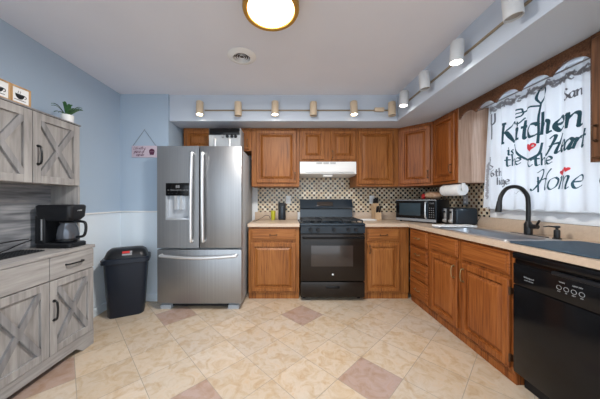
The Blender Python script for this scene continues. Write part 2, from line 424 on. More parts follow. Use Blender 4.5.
# --- base cabinets, right run (fronts at X = 1.454, local x runs toward the viewer)
R = -PI/2
c = cabinet('base_cabinet', 'narrow oak stack of four drawers beside the inside corner', (1.454, 2.776), R, .394, .59, 0, .869, 'oak_v2', True)
for z0, z1 in ((.678, .848), (.512, .664), (.312, .498), (.098, .298)): add_drawer(c, .03, .372, z0, z1, mat='oak_h2', hm='brass')
c = cabinet('base_cabinet', 'long oak sink cabinet with two doors under two false drawer fronts', (1.454, 2.380), R, .885, .59, 0, .869, 'oak_v2', True)
# room for the bowl: the body stops short of the worktop behind the front frame
for ch in list(c.children):
    if ch.name.startswith('cabinet_body'): bpy.data.objects.remove(ch)
MB().box(0, 0, .075, .885, .59, .66, .0015, 1).box(0, 0, .66, .885, .018, .869).box(0, .018, .66, .012, .59, .869).box(.873, .018, .66, .885, .59, .869).obj('cabinet_body', 'oak_v2', c)
for (a, b, hx, hg) in ((.025, .402, .372, None), (.447, .866, .478, .873)):
    add_drawer(c, a, b, .70, .848, mat='oak_h2', handle=False, nm='false_drawer_front')
    add_door(c, a, b, .10, .672, mat='oak_v2', handle=(hx, .575), hm='brass', hinge=hg, L=.10)

# --- worktops (beige laminate) with their own upstands
def worktop(nm, label, polys, ups):
    r = thing(nm, label, 'countertop')
    m = MB()
    for P in polys: m.prism(P, lambda p: (p[0], p[1], .871), lambda p: (p[0], p[1], .91))
    m.obj('worktop', 'laminate', r)
    u = MB()
    for b in ups: u.box(*b, .003)
    u.obj('upstand', 'laminate', r)
worktop('countertop', 'short beige laminate countertop between fridge and stove',
        [[(-.48, 2.762), (.137, 2.762), (.137, 3.395), (-.48, 3.395)]], [(-.48, 3.376, .9102, .137, 3.398, 1.015)])
SX0, SX1, SY0, SY1 = 1.500, 1.830, 1.61, 2.375     # sink cut-out
worktop('countertop', 'L-shaped beige laminate countertop holding the sink, microwave and toaster',
        [[(.911, 2.762), (1.42, 2.762), (1.42, 2.60), (2.058, 2.60), (2.058, 3.395), (.911, 3.395)],
         [(1.42, SY1), (2.058, SY1), (2.058, 2.60), (1.42, 2.60)], [(1.42, SY0), (SX0, SY0), (SX0, SY1), (1.42, SY1)],
         [(SX1, SY0), (2.058, SY0), (2.058, SY1), (SX1, SY1)], [(1.42, .84), (2.058, .84), (2.058, SY0), (1.42, SY0)]],
        [(.911, 3.370, .9102, 2.036, 3.3915, 1.015), (2.036, .84, .9102, 2.0395, 3.3915, 1.0135)])

# --- upper cabinets, back run (fronts at Y = 3.04)
UZ0, UZ1 = 1.366, 2.128
c = cabinet('wall_cabinet', 'low oak wall cabinet above the steel fridge, mostly hidden', (-1.362, 3.04), 0, .884, .34, 1.83, UZ1, 'oak_v')
add_door(c, .03, .425, 1.85, 2.095); add_door(c, .46, .855, 1.85, 2.095, handle=(.835, 1.93))
c = cabinet('wall_cabinet', 'oak wall cabinet with one door left of the range hood', (-.476, 3.04), 0, .624, .34, UZ0, UZ1, 'oak_v')
add_door(c, .065, .590, 1.412, 2.092, handle=(.565, 1.50))
c = cabinet('wall_cabinet', 'short oak wall cabinet with two small doors above the range hood', (.150, 3.04), 0, .742, .34, 1.692, UZ1, 'oak_v')
add_door(c, .028, .318, 1.715, 2.092); add_door(c, .405, .725, 1.715, 2.092, handle=(.428, 1.78))
c = cabinet('wall_cabinet', 'oak wall cabinet with one door right of the range hood', (.894, 3.04), 0, .547, .34, UZ0, UZ1, 'oak_v')
add_door(c, .02, .475, 1.395, 2.092)
# diagonal corner cabinet
a = math.atan2(2.785-3.045, 1.73-1.445)
c = thing('wall_cabinet', 'oak diagonal corner wall cabinet above the microwave', 'cabinet', (1.445, 3.045, 0), a)
P = [rot_to((x-1.445, y-3.045), -a) for x, y in ((1.445, 3.045), (1.73, 2.785), (2.050, 2.785), (2.050, 3.385), (1.445, 3.385))]
MB().prism(P, lambda p: (p[0], p[1], UZ0), lambda p: (p[0], p[1], UZ1)).obj('cabinet_body', 'oak_v2', c)
add_door(c, .03, .365, 1.395, 2.092, mat='oak_v2', handle=(.338, 1.50))
c = cabinet('wall_cabinet', 'oak wall cabinet with glare-tinted end panel left of the window, over the paper towels', (1.73, 2.783), R, .410, .32, UZ0, UZ1, 'oak_v2', matside='oak_glare')
add_door(c, .03, .385, 1.395, 2.092, mat='oak_v2', handle=(.345, 1.52))
c = cabinet('wall_cabinet', 'oak wall cabinet in a shadow-darkened colour at the right edge, right of the window', (1.73, 1.334), R, .52, .32, 1.405, UZ1, 'oak_shaded_v')
add_door(c, .02, .50, 1.425, 2.095, mat='oak_shaded_v', handle=(.045, 1.56))

# scalloped valance between the wall cabinets
pts = [(2.366, 2.127)]
Y0, Y1, n = 2.366, 1.338, 5
wS = (Y0-Y1)/n
for k in range(n):
    for j in range(13):
        t = j/12; pts.append((Y0-wS*(k+t), 2.005+.052*abs(math.sin(PI*t))**.7))
pts.append((Y1, 2.127))
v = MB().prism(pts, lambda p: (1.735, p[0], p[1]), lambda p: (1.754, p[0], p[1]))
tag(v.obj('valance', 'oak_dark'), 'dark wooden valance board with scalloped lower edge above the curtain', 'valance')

# ------------------------------------------------------------------ curtain with printed lettering
CX = 1.94
def surf(Y, z):
    k = max(0, min(1, (z-1.11)/1.0))
    return CX + .013*math.sin(2*PI*Y/.118+.6) + .006*math.sin(2*PI*Y/.31+1.3+2*z) + .012*k*k*math.sin(2*PI*Y/.045)*.35
cu = thing('curtain', 'sheer white curtain printed with kitchen lettering hanging in the window', 'curtain', (0, 0, 0))
CY0, CY1 = 2.27, 1.345
def cf(u, v):
    z = 1.112 + v*(2.118-1.112); Y = CY0 + .035*(1-v)*(1-u) + (CY1-CY0)*u
    edge = .055*(1-v)**1.5*max(0, 1-u*6)
    z += .006*math.sin(u*40)*(1-v)
    return (surf(Y, z), Y, z)
MB().grid(cf, 240, 30).obj('cloth', 'cloth', cu, smooth=80)
def ribbon(mb, pts, w=.012, nib=math.radians(40), thin=.28, k=6, off=.004, const=False):
    P = catmull([(p[0], p[1], 0) for p in pts], k)
    L = []
    n = len(P)
    # subdivide long straight pieces so that they follow the folds
    Q = []
    for a, b in zip(P, P[1:]):
        m = max(1, int((b-a).length/.012)); Q += [a+(b-a)*i/m for i in range(m)]
    Q.append(P[-1]); P = Q; n = len(P); A = []; B = []
    for i, p in enumerate(P):
        t = P[min(i+1, n-1)]-P[max(i-1, 0)]
        if t.length < 1e-7: continue
        t.normalize(); ang = math.atan2(t.y, t.x)
        ww = w if const else w*(thin+(1-thin)*abs(math.sin(ang-nib)))
        nn = Vector((-t.y, t.x, 0))*ww/2
        for Z, q in ((A, p+nn), (B, p-nn)):
            Z.append(mb.bm.verts.new((surf(q.x, q.y)-off, q.x, q.y)))
    mb._mark([mb.bm.faces.new((A[i], A[i+1], B[i+1], B[i])) for i in range(len(A)-1)])
G = {  # glyph: (advance, strokes)
 'K': (1.05, [[(.15, 1.75), (.13, 1), (.13, 0)], [(0, 0), (.3, 0)], [(0, 1.75), (.3, 1.75)], [(.9, 1.6), (.7, 1.6), (.2, .85)], [(.32, .98), (.65, .3), (.95, -.05), (1.1, .1)]]),
 'i': (.42, [[(.02, .85), (.18, 1), (.18, .15), (.36, .1)], [(.16, 1.38), (.22, 1.38)]]),
 't': (.55, [[(.22, 1.55), (.2, .7), (.25, .05), (.5, .15)], [(-.02, 1), (.5, 1)]]),
 'c': (.72, [[(.62, .82), (.5, 1), (.25, .95), (.05, .5), (.25, .03), (.5, .03), (.7, .25)]]),
 'h': (.86, [[(.08, 1.8), (.12, 1), (.12, 0)], [(.12, .55), (.35, .97), (.58, .9), (.6, .4), (.62, .05), (.82, .12)]]),
 'e': (.72, [[(.08, .5), (.55, .58), (.55, .9), (.32, 1), (.08, .7), (.06, .35), (.3, .02), (.65, .25)]]),
 'n': (.86, [[(0, .9), (.12, 1), (.12, 0)], [(.12, .55), (.35, .97), (.58, .9), (.6, .4), (.62, .05), (.82, .12)]]),
 's': (.55, [[(.45, .85), (.3, 1), (.1, .8), (.25, .52), (.42, .25), (.25, 0), (.02, .15)]]),
 'o': (.72, [[(.35, 1), (.08, .75), (.08, .25), (.35, 0), (.6, .25), (.6, .75), (.35, 1)]]),
 'f': (.5, [[(.55, 1.5), (.35, 1.6), (.22, 1.3), (.2, 0)], [(0, 1), (.45, 1)]]),
 'a': (.75, [[(.6, .85), (.35, 1), (.08, .6), (.15, .1), (.4, .1), (.6, .7)], [(.62, 1), (.58, .3), (.66, .02), (.8, .15)]]),
 'r': (.6, [[(.1, 1), (.12, 0)], [(.12, .5), (.32, .95), (.55, .9)]]),
 'm': (1.2, [[(0, .9), (.12, 1), (.12, 0)], [(.12, .5), (.32, .97), (.48, .9), (.5, 0)], [(.5, .5), (.72, .97), (.9, .9), (.92, .2), (1.0, 0), (1.15, .15)]]),
 'H': (1.25, [[(-.1, 1.5), (.15, 1.75), (.35, 1.6), (.3, .8), (.1, 0), (-.15, .1)], [(1.15, 1.75), (.95, 1.2), (.85, .3), (.95, 0), (1.2, .2)], [(.1, .75), (.6, .95), (1.05, .9)]]),
 'S': (.85, [[(.75, 1.5), (.5, 1.75), (.2, 1.6), (.15, 1.2), (.5, .9), (.75, .5), (.6, .1), (.3, -.02), (.02, .25)]]),
 'l': (.35, [[(.15, 1.75), (.15, 0)]]), 'd': (.75, [[(.6, .85), (.3, 1), (.06, .5), (.3, .02), (.6, .3)], [(.62, 1.75), (.62, 0)]]),
 'g': (.75, [[(.6, .85), (.3, 1), (.06, .5), (.3, .05), (.6, .4)], [(.62, 1), (.6, -.3), (.3, -.55), (.05, -.35)]]),
 '6': (.75, [[(.6, 1.5), (.2, 1.1), (.06, .5), (.3, 0), (.6, .35), (.35, .8), (.08, .5)]]),
 'O': (1.1, [[(.5, 1.7), (.08, 1.2), (.08, .5), (.5, 0), (.95, .5), (.95, 1.2), (.5, 1.7)]]),
 'v': (.7, [[(.02, 1), (.3, 0), (.6, 1)]]),
 'L': (.9, [[(.4, 1.7), (.2, 1.2), (.15, .1), (.5, 0), (.85, .2)]]), 'w': (1.0, [[(0, 1), (.2, 0), (.45, .9), (.7, 0), (.95, 1)]]),
 'p': (.75, [[(.1, 1), (.1, -.6)], [(.1, .6), (.4, 1), (.65, .5), (.4, 0), (.12, .2)]]), 'u': (.8, [[(.08, 1), (.1, .2), (.35, 0), (.6, .3), (.62, 1), (.64, 0)]]),
 'k': (.7, [[(.1, 1.7), (.1, 0)], [(.55, 1), (.12, .45), (.6, 0)]]), ' ': (.45, []),
}
def write(mb, s, Y, z, h, xs=1, slant=0, w=.012, rise=0, vertical=False, **k):
    x = 0
    for ch in s:
        adv, st = G[ch]
        for q in st:
            pp = []
            for (a, b) in q:
                X = (x+a+slant*b)*h*xs; Z = b*h
                if vertical: pp.append((Y+Z*.0 - Z, z + X))
                else: pp.append((Y-X, z+Z+rise*X))
            if len(pp) == 2 and ch == 'i' : ribbon(mb, pp, w*1.5, const=True)
            else: ribbon(mb, pp, w, nib=math.radians(140), **k)
        x += adv
def word(s_, Y, z, h_, mat='teal_ink', **k):
    m = MB(); write(m, s_, Y, z, h_, **k); m.obj('printed_word', mat, cu, smooth=0)
def motif(nm, mat, *strokes):
    m = MB()
    for pts_, w_ in strokes: ribbon(m, pts_, w_, const=True)
    m.obj(nm, mat, cu, smooth=0)
word('Kitchen', 2.11, 1.700, .096, xs=1.17, slant=.08, w=.027, rise=-.03)
word('is', 2.06, 1.582, .046, w=.012); word('the', 2.075, 1.487, .056, xs=1.22, w=.014)
word('cthe', 1.875, 1.457, .054, xs=1.12, w=.014)
word('Heart', 1.745, 1.528, .074, xs=.78, slant=.35, w=.020, rise=.06)
word('Home', 1.84, 1.268, .088, xs=.88, slant=.30, w=.014)
motif('printed_swash', 'teal_ink', ([(2.0, 1.67), (1.95, 1.57), (1.88, 1.515), (1.81, 1.54), (1.785, 1.63)], .016))
motif('printed_spoon', 'teal_ink', ([(1.79, 1.93), (1.805, 1.83), (1.805, 1.72), (1.81, 1.63)], .014),
      ([(1.79, 1.93), (1.815, 1.98), (1.795, 2.04), (1.755, 2.05), (1.745, 2.00), (1.79, 1.93)], .013))
motif('printed_fork', 'teal_ink', ([(1.79, 1.915), (1.86, 1.93), (1.92, 1.915), (1.935, 1.945), (1.99, 1.95)], .013),
      ([(1.92, 1.915), (1.935, 1.89), (1.99, 1.885)], .012), ([(1.92, 1.918), (1.99, 1.918)], .010))
motif('printed_swash', 'teal_ink', ([(2.00, 1.865), (1.96, 1.83), (1.91, 1.865)], .011))
motif('printed_swash', 'teal_ink', ([(1.81, 1.37), (1.81, 1.25)], .008))
word('San', 1.635, 1.885, .042, 'grey_ink', w=.011, rise=.05)
word('6th', 2.205, 1.41, .042, 'grey_ink', w=.012); word('lidge', 2.165, 1.33, .040, 'grey_ink', w=.012)
word('Oven', 2.245, 1.48, .036, 'grey_ink', vertical=True, w=.010)
motif('printed_fork', 'grey_ink', *[(q, .011) for q in ([(2.215, 2.00), (2.215, 1.92), (2.195, 1.89), (2.195, 1.76)], [(2.195, 2.00), (2.195, 1.89)], [(2.175, 2.00), (2.175, 1.92), (2.195, 1.89)])])
motif('printed_ring', 'grey_ink', *[([(1.40+r*math.cos(t*PI/8), 1.31+r*math.sin(t*PI/8)) for t in range(17)], .005) for r in (.055, .042)])
m = MB()
rn = random.Random(5)
for i in range(150):      # leafy grey band below the rod
    Y = 2.255-i*.0060; z = 2.048+rn.uniform(-.022, .022)
    ribbon(m, [(Y, z), (Y-.012, z+rn.uniform(-.016, .016)), (Y-.022, z+rn.uniform(-.01, .01))], rn.uniform(.008, .018), const=True, k=3)
m.obj('printed_leaf_band', 'pale_ink', cu, 'pale grey leafy band', smooth=0)
m = MB()
for i in range(34):
    z = 1.20+i*.010; Y = 2.29-.03*(z-1.1)+rn.uniform(-.012, .004)
    ribbon(m, [(Y, z), (Y-.012, z+.012), (Y-.002, z+.024)], .012, const=True, k=3)
m.obj('printed_leaf_column', 'pale_ink', cu, 'pale grey leafy print along the far edge', smooth=0)
m = MB(); ribbon(m, [(2.01, 1.235), (1.985, 1.26), (1.965, 1.24), (1.94, 1.268), (1.92, 1.238), (1.895, 1.262), (1.87, 1.235)], .003, const=True, k=4)
m.obj('printed_sprig', 'pale_ink', cu, smooth=0)
def heart(Y, z, s, rot=0):
    mb = MB(); P = []
    for k in range(24):
        t = 2*PI*k/24; x = 16*math.sin(t)**3; y = 13*math.cos(t)-5*math.cos(2*t)-2*math.cos(3*t)-math.cos(4*t)
        x, y = rot_to((x, y), rot); P.append((Y-x*s/32, z+y*s/32))
    vs = [mb.bm.verts.new((surf(*p)-.005, *p)) for p in P]; c_ = mb.bm.verts.new((surf(Y, z)-.005, Y, z))
    for i in range(24): mb.bm.faces.new((vs[i], vs[(i+1) % 24], c_))
    mb.obj('printed_heart', 'red_ink', cu, 'small red heart', smooth=0)
heart(1.852, 1.612, .075); heart(1.645, 1.385, .050, .3); heart(1.608, 1.402, .040, -.2)
tag(MB().cyl((1.912, 2.360, 2.090), (1.912, 1.338, 2.090), .005, seg=12).obj('curtain_rod', 'sticker'), 'thin grey rod across the top of the printed curtain', 'rod')

# ------------------------------------------------------------------ lights and ceiling fittings
t = thing('ceiling_light', 'round gold-rimmed ceiling light, lit, near the top of the room', 'lamp', (-.107, 1.465, ZC))
MB().lathe([(.12, -.0005), (.168, -.002), (.176, -.020), (.178, -.055), (.172, -.066), (.150, -.064), (.145, -.03)], seg=48).obj('rim', 'gold', t)
MB().lathe([(.146, -.058), (.130, -.072), (.10, -.082), (.05, -.088), (.012, -.090)], seg=48).obj('glass_dome', 'dome', t)
t = thing('ceiling_vent', 'round white ceiling vent with brown inner rings', 'vent', (-.40, 2.02, ZC))
MB().lathe([(.070, -.001), (.118, -.001), (.124, -.006), (.110, -.012), (.082, -.022), (.072, -.022), (.070, -.002)], seg=40, cap=False).obj('flange', 'gloss_white', t)
MB().lathe([(.001, -.002), (.070, -.002), (.070, -.004), (.001, -.004)], seg=32).obj('duct_hole', 'hole', t)
for r in (.058, .040, .022):
    MB().lathe([(r-.002, -.006), (r+.002, -.016), (r+.004, -.016), (r, -.006)], seg=32, cap=False).obj('ring', 'white', t)

ld_ = bpy.data.lights.new('lamp_light', 'AREA'); ld_.shape = 'DISK'; ld_.size = .30; ld_.energy = 26; ld_.color = (1, .965, .92)
lo_ = bpy.data.objects.new('lamp_light', ld_); COL.objects.link(lo_); lo_.location = (-.107, 1.465, ZC-.097)
def lamp_head(root, x, y, z, mat, lit, yaw=0, tilt=0, stem=(0, .05, 0), r=.041, L=.155, e=1.8):
    A = Matrix.Rotation(yaw, 4, 'Z') @ Matrix.Rotation(tilt, 4, 'X')
    c_ = Vector((x, y, z))
    hd = MB().lathe([(.012, L/2), (r*.93, L/2), (r, L/2-.006), (r, -L/2), (r-.004, -L/2), (r-.004, L/2-.02), (.012, L/2-.02)], c_, 28, M4=A).cyl(c_, c_+Vector(stem), .007, seg=8).obj('lamp_head', mat, root)
    MB().lathe([(.001, -L/2+.018), (r*.86, -L/2+.012), (r*.9, -L/2+.020), (.001, -L/2+.024)], c_, 24, M4=A).obj('bulb', 'glow' if lit else 'bulb_off', hd)
    if lit:
        d = bpy.data.lights.new('spot', 'SPOT'); d.energy = e; d.spot_size = math.radians(95); d.spot_blend = .7; d.color = (1, .90, .76); d.shadow_soft_size = .03
        o = bpy.data.objects.new('spot_beam', d); COL.objects.link(o); o.parent = root
        o.matrix_local = Matrix.Translation(c_ + A.to_3x3() @ Vector((0, 0, -L/2-.006))) @ A
TZ = 2.255
t = thing('track_light', 'beige track light with six heads along the back soffit face', 'lamp', (0, 2.775, TZ))
MB().box(-.99, -.016, -.008, 1.19, -.001, .006, .002).obj('track', 'rail', t)
MB().box(1.02, -.045, -.022, 1.13, -.0165, .022, .004).obj('connector_box', 'beige_head', t)
for px, lit, yw, tl in ((-1.023, 1, .1, .10), (-.578, 0, -.05, -.06), (-.150, 1, 0, .08), (.294, 0, 0, -.03), (.764, 1, .2, .10), (1.205, 0, 0, .05)):
    lamp_head(t, px, -.075, -.010+(.008 if lit else 0), 'beige_head', lit, yw, -tl, stem=(.02, .060, .008))
t = thing('track_light', 'white track light with four heads along the right-hand soffit face', 'lamp', (1.30, 0, TZ))
MB().box(-.016, .62, -.006, -.001, 2.58, .006, .002).obj('track', 'rail', t, 'narrow tan track')
for yy, lit, tl in ((2.45, 1, .05), (2.08, 0, -.06), (1.68, 1, .06), (1.265, 0, -.1)):
    lamp_head(t, -.082, yy, 0.0, 'white_head', lit, PI/2, tl, stem=(.066, .03, -.004), r=.043, L=.15)

# ------------------------------------------------------------------ refrigerator
f = thing('refrigerator', 'stainless steel French-door fridge with ice dispenser and bottom freezer', 'refrigerator', (-.955, 2.51, 0))
hw = .455
MB().box(-.448, .062, .045, .448, .79, 1.752, .006).box(-.44, .09, 1.752, .44, .70, 1.757).obj('cabinet_body', 'steel_side', f)
def dx(px): return (px-288)/92.83+.955
zz0, zz1 = .672, 1.772
lx0, lx1 = dx(165.5), dx(190.5); dz0, dz1, dzm = .974, 1.373, 1.236
d = MB().box(-hw, 0, zz0, lx0, .058, zz1).box(lx1, 0, zz0, -.004, .058, zz1).box(lx0, 0, dz1, lx1, .058, zz1).box(lx0, 0, zz0, lx1, .058, dz0)
bmesh.ops.remove_doubles(d.bm, verts=d.bm.verts, dist=1e-5)
dl = d.obj('door', 'steel', f)
MB().box(lx0, .004, dzm, lx1, .05, dz1, .003).obj('dispenser_display', 'black_gloss', dl, 'black display strip')
m = MB()
for i in range(6):
    for j in (0, 1): m.text(('Ice', 'Water', 'Crush', 'Cube', 'Lock', 'Light')[i] if j == 0 else '-', .017, lx0+.03+i*.042, .0028, dz1-.075-.035*j, .001)
m.text('88', .045, lx0+.13, .0028, dz1-.04, .001)
m.obj('display_marks', 'sticker', dl)
cv = MB().box(lx0, .05, dz0, lx1, .058, dzm).box(lx0, .003, dz0, lx0+.012, .05, dzm).box(lx1-.012, .003, dz0, lx1, .05, dzm).box(lx0+.012, -.008, dz0, lx1-.012, .05, dz0+.022, .004)
cv.obj('dispenser_cavity', 'cav', dl)
MB().box(lx0+.09, .012, dzm-.15, lx0+.115, .05, dzm).box(lx0+.15, .012, dzm-.15, lx0+.175, .05, dzm).obj('dispenser_paddle', 'chrome', dl)
dr = MB().box(.004, 0, zz0, hw, .058, zz1, .006).obj('door', 'steel', f)
def bow(mb, x0, x1, za, zb, horiz=False):
    n = 14; out = []
    for i in range(n+1):
        t_ = i/n; b = -.036-.014*math.sin(PI*t_)
        out.append((x0+(x1-x0)*t_, b, za+(zb-za)*t_))
    mb.tube(catmull([(out[0][0], 0, out[0][2])]+out+[(out[-1][0], 0, out[-1][2])], 2), .0165, 12)
m = MB(); bow(m, dx(192), dx(193), .75, 1.69); m.obj('handle', 'chrome', dl)
m = MB(); bow(m, dx(204), dx(203.5), .75, 1.69); m.obj('handle', 'chrome', dr)
fz = MB().box(-hw, 0, .075, hw, .058, .656, .006).obj('freezer_drawer', 'steel', f)
m = MB(); n = 20; P = [(-.40, 0, .598)] + [(-.40+.80*i/n, -.045-.02*math.sin(PI*i/n), .598-.018*math.sin(PI*i/n)) for i in range(n+1)] + [(.40, 0, .598)]
m.tube(catmull(P, 2), .0155, 12); m.obj('handle', 'chrome', fz)
for x in (-.40, .34): MB().box(x-.04, .03, 0, x+.08, .16, .044, .006).obj('foot', 'steel_side', f)
for x in (-.42, .36): MB().box(x, .07, 1.757, x+.06, .16, 1.785, .008).obj('hinge_cover', 'steel_side', f)
MB().box(-.33, .07, .02, .31, .10, .045).obj('base_grille', 'black', f)

# appliance on the fridge
t = thing('countertop_oven', 'grey boxy oven with black control strip lying on top of the fridge', 'oven', (-.585-.0, 2.80, 1.7575))
t.location.x = -.762
w2 = .192
MB().box(-w2, 0, .003, w2, .23, .303, .012).obj('oven_body', 'steel_side', t)
MB().box(-w2+.008, -.010, .215, w2-.008, -.0005, .296, .003).obj('control_panel', 'black_gloss', t)
MB().box(-w2+.02, -.006, .015, w2-.02, -.0005, .208, .003).obj('front_door', 'steel_side', t)
for x in (-.12, .05): MB().box(x, -.030, .03, x+.024, -.0065, .170, .006).obj('handle_post', 'chrome', t)
for x in (-.02, .035, .09, .135): MB().cyl((x, -.010, .195), (x, -.022, .195), .020, .017, 16).obj('knob', 'sticker' if x < 0 else 'black', t)

# ------------------------------------------------------------------ stove and hood
s = thing('gas_stove', 'black freestanding gas stove with oven between the base cabinets', 'stove', (.526, 2.735, 0))
h = .377
MB().box(-h, .045, .035, h, .635, .885, .004).obj('stove_body', 'black_warm', s)
MB().box(-h-.006, -.006, .886, h+.006, .60, .916, .010).obj('cooktop', 'black_blue', s)
MB().prism([(.045, .792), (.0, .800), (-.012, .884), (.045, .884)], lambda p: (-h, p[0], p[1]), lambda p: (h, p[0], p[1])).obj('knob_panel', 'black_blue', s)
for x in (-.262, -.175, .012, .182, .270):
    k = MB().cyl((x, -.004, .842), (x, -.014, .842), .025, .024, 20).cyl((x, -.014, .842), (x, -.034, .842), .019, .016, 20).box(x-.004, -.040, .825, x+.004, -.034, .859, .001)
    k.obj('knob', 'black', s)
m = MB()
for x in (-.262, -.175, .012, .182, .270): m.text('LITE HI', .008, x, -.0092, .875, .001)
m.obj('knob_marks', 'sticker', s)
dr = MB().box(-h, 0, .237, h, .044, .788, .006).obj('oven_door', 'black_warm', s)
MB().box(-.255, -.003, .41, .238, .001, .655, .002).obj('oven_window', 'dark_glass', dr)
MB().tube(catmull([(-.345, 0, .752), (-.345, -.045, .752), (-.33, -.052, .752), (0, -.056, .752), (.33, -.052, .752), (.345, -.045, .752), (.345, 0, .752)], 4), .012, 10).obj('handle', 'black_gloss', dr)
MB().cyl((.0, -.0005, .316), (.0, -.0025, .316), .011, seg=20).obj('badge', 'white_ink', dr)
d2 = MB().box(-h, .002, .045, h, .044, .224, .006).obj('storage_drawer', 'black_warm', s)
MB().box(-.08, -.004, .150, .08, .004, .176, .003).obj('handle', 'black_gloss', d2)
for x in (-.33, .33): MB().cyl((x, .10, 0), (x, .10, .034), .02, seg=12).obj('foot', 'black', s)
bgd = MB().prism([(.52, .9165), (.60, .9165), (.60, 1.19), (.565, 1.200), (.495, 1.075), (.535, 1.06)], lambda p: (-h+.020, p[0], p[1]), lambda p: (h, p[0], p[1])).obj('backguard', 'black_blue', s)
A = Matrix.Translation((-.02, .5225, 1.135)) @ Matrix.Rotation(-math.radians(28), 4, 'X')
MB().box(-.10, -.003, -.030, .12, .002, .030, .001, mat=A).obj('clock_display', 'dark_glass', bgd)
for x in (-.185, .185):
    for y in (.13, .38):
        MB().lathe([(.001, .917), (.052, .917), (.052, .924), (.040, .926), (.040, .936), (.001, .938)], (x, y, 0), 24).obj('burner', 'iron', s)
MB().lathe([(.001, .917), (.035, .917), (.035, .928), (.001, .930)], (0, .275, 0), 20).obj('burner', 'iron', s)
for x0, x1 in ((-.355, -.125), (-.118, .118), (.125, .355)):
    m = MB(); z0, z1 = .942, .955
    for x in (x0, x1): m.box(x-.006, .03, z0, x+.006, .48, z1, .002)
    for y in (.03, .48): m.box(x0, y-.006, z0, x1, y+.006, z1, .002)
    for y in (.13, .26, .38): m.box(x0, y-.005, z0, x1, y+.005, z1, .002)
    if x1-x0 > .233 or True: m.box((x0+x1)/2-.005, .03, z0, (x0+x1)/2+.005, .48, z1, .002)
    for x in (x0, x1):
        for y in (.03, .26, .48): m.box(x-.007, y-.007, .9165, x+.007, y+.007, z0+.002)
    m.obj('grate', 'iron', s)

t = thing('range_hood', 'white slim range hood mounted above the stove', 'range hood', (.521, 3.03, 1.51))
hh = .366
MB().prism([(0, .035), (0, .178), (.355, .178), (.355, 0), (.06, 0), (-.015, .022)], lambda p: (-hh, p[0], p[1]), lambda p: (hh, p[0], p[1])).obj('hood_shell', 'gloss_white', t)
MB().box(-.30, -.022, .038, .33, -.0005, .085, .004).obj('front_visor', 'gloss_white', t)
m = MB()
for x in (-.115, -.025, .065):
    for k in range(3): m.box(x-.036, -.003, .148+k*.008, x+.036, 0.001, .152+k*.008)
m.obj('vent_slot', 'sticker', t)
MB().box(-.06, .0, -.016, .06, .10, .004, .006).obj('hood_lamp', 'gloss_white', t)

# ------------------------------------------------------------------ dishwasher
t = thing('dishwasher', 'black built-in dishwasher in the right-hand run of cabinets', 'dishwasher', (1.454, 1.486, 0), R)
w_ = .60
MB().box(.004, .03, .10, w_-.004, .57, .862).obj('tub', 'black', t)
MB().box(.004, .05, 0, w_-.004, .12, .098).obj('toe_panel', 'black', t)
MB().box(.003, -.022, .105, w_-.003, .028, .658, .005).obj('door', 'black_gloss', t)
pn = MB().box(.003, -.022, .663, w_-.003, .028, .792, .004).box(.003, -.030, .822, w_-.003, .028, .862, .008).box(.003, -.004, .792, w_-.003, .028, .822).obj('control_panel', 'black_gloss', t)
MB().box(.22, -.026, .786, .50, -.004, .806, .004).obj('latch_handle', 'black', pn)
m = MB().text('Whirlpool', .014, .10, -.0228, .722, .001).text('QUIET PARTNER', .007, .10, -.0228, .705, .001)
for i in range(4):
    x = .255+i*.032; zc = .728
    m.tube([(x+.011*math.cos(k*PI/6), -.0225, zc+.011*math.sin(k*PI/6)) for k in range(13)], .0011, 4)
    m.text(('OFF', 'HI', 'DRY', 'ON')[i], .008, x, -.0228, zc-.020, .001)
m.text('WASH', .009, .268, -.0228, .758, .001).text('HEAT DRY', .009, .335, -.0228, .758, .001)
m.obj('panel_marks', 'marks', pn)

# ------------------------------------------------------------------ sink, tap, soap, board, mat
t = thing('sink', 'stainless steel drop-in sink in the beige countertop under the window', 'sink', (1.668, 1.992, .9105))
ax, ay = .195, .425
def rr(ax, ay, r, z, cx=0, cy=0, n=6):
    out = []
    for sx, sy, a0 in ((1, 1, 0), (-1, 1, 90), (-1, -1, 180), (1, -1, 270)):
        for k in range(n+1):
            q = math.radians(a0+90*k/n); out.append((cx+sx*(ax-r)+r*math.cos(q), cy+sy*(ay-r)+r*math.sin(q), z))
    return out
MB().rings([rr(ax, ay, .03, 0), rr(ax-.004, ay-.004, .03, .008), rr(ax-.030, ay-.030, .05, .007, -.004), rr(.155, .372, .055, -.004, -.004), rr(.148, .36, .06, -.17, -.004), rr(.12, .33, .06, -.185, -.004)], cap=False).rings([rr(.12, .33, .06, -.185, -.004), rr(.03, .03, .03, -.190, -.004)], cap=False).obj('bowl', 'sinksteel', t)
MB().lathe([(.001, -.187), (.028, -.187), (.030, -.184), (.001, -.183)], (-.012, 0, 0), 20).obj('drain', 'chrome', t)
# worktop under the rim beyond the bowl is covered by the rim; tap stands on the rear deck
t = thing('faucet', 'matte black gooseneck kitchen faucet behind the sink', 'faucet', (1.895, 1.838, .9105))
MB().prism([(.024*math.cos(k*PI/8)+0, (.115 if math.sin(k*PI/8) >= 0 else -.115)+.024*math.sin(k*PI/8)) for k in range(16)], lambda p: (p[0], p[1], 0), lambda p: (p[0], p[1], .008)).obj('deck_plate', 'matte_black', t)
MB().lathe([(.026, .0085), (.026, .09), (.021, .10), (.0165, .11)], seg=20).obj('faucet_body', 'matte_black', t)
MB().tube(catmull([(0, 0, .10), (0, 0, .26), (-.012, 0, .32), (-.055, 0, .37), (-.115, 0, .385), (-.175, 0, .365), (-.215, 0, .31), (-.228, 0, .25)], 6), .0145, 14).obj('spout', 'matte_black', t)
MB().tube([(-.226, 0, .27), (-.230, 0, .235), (-.236, 0, .185), (-.238, 0, .195)], [.0155, .019, .021, .016], 16).obj('spray_head', 'matte_black', t)
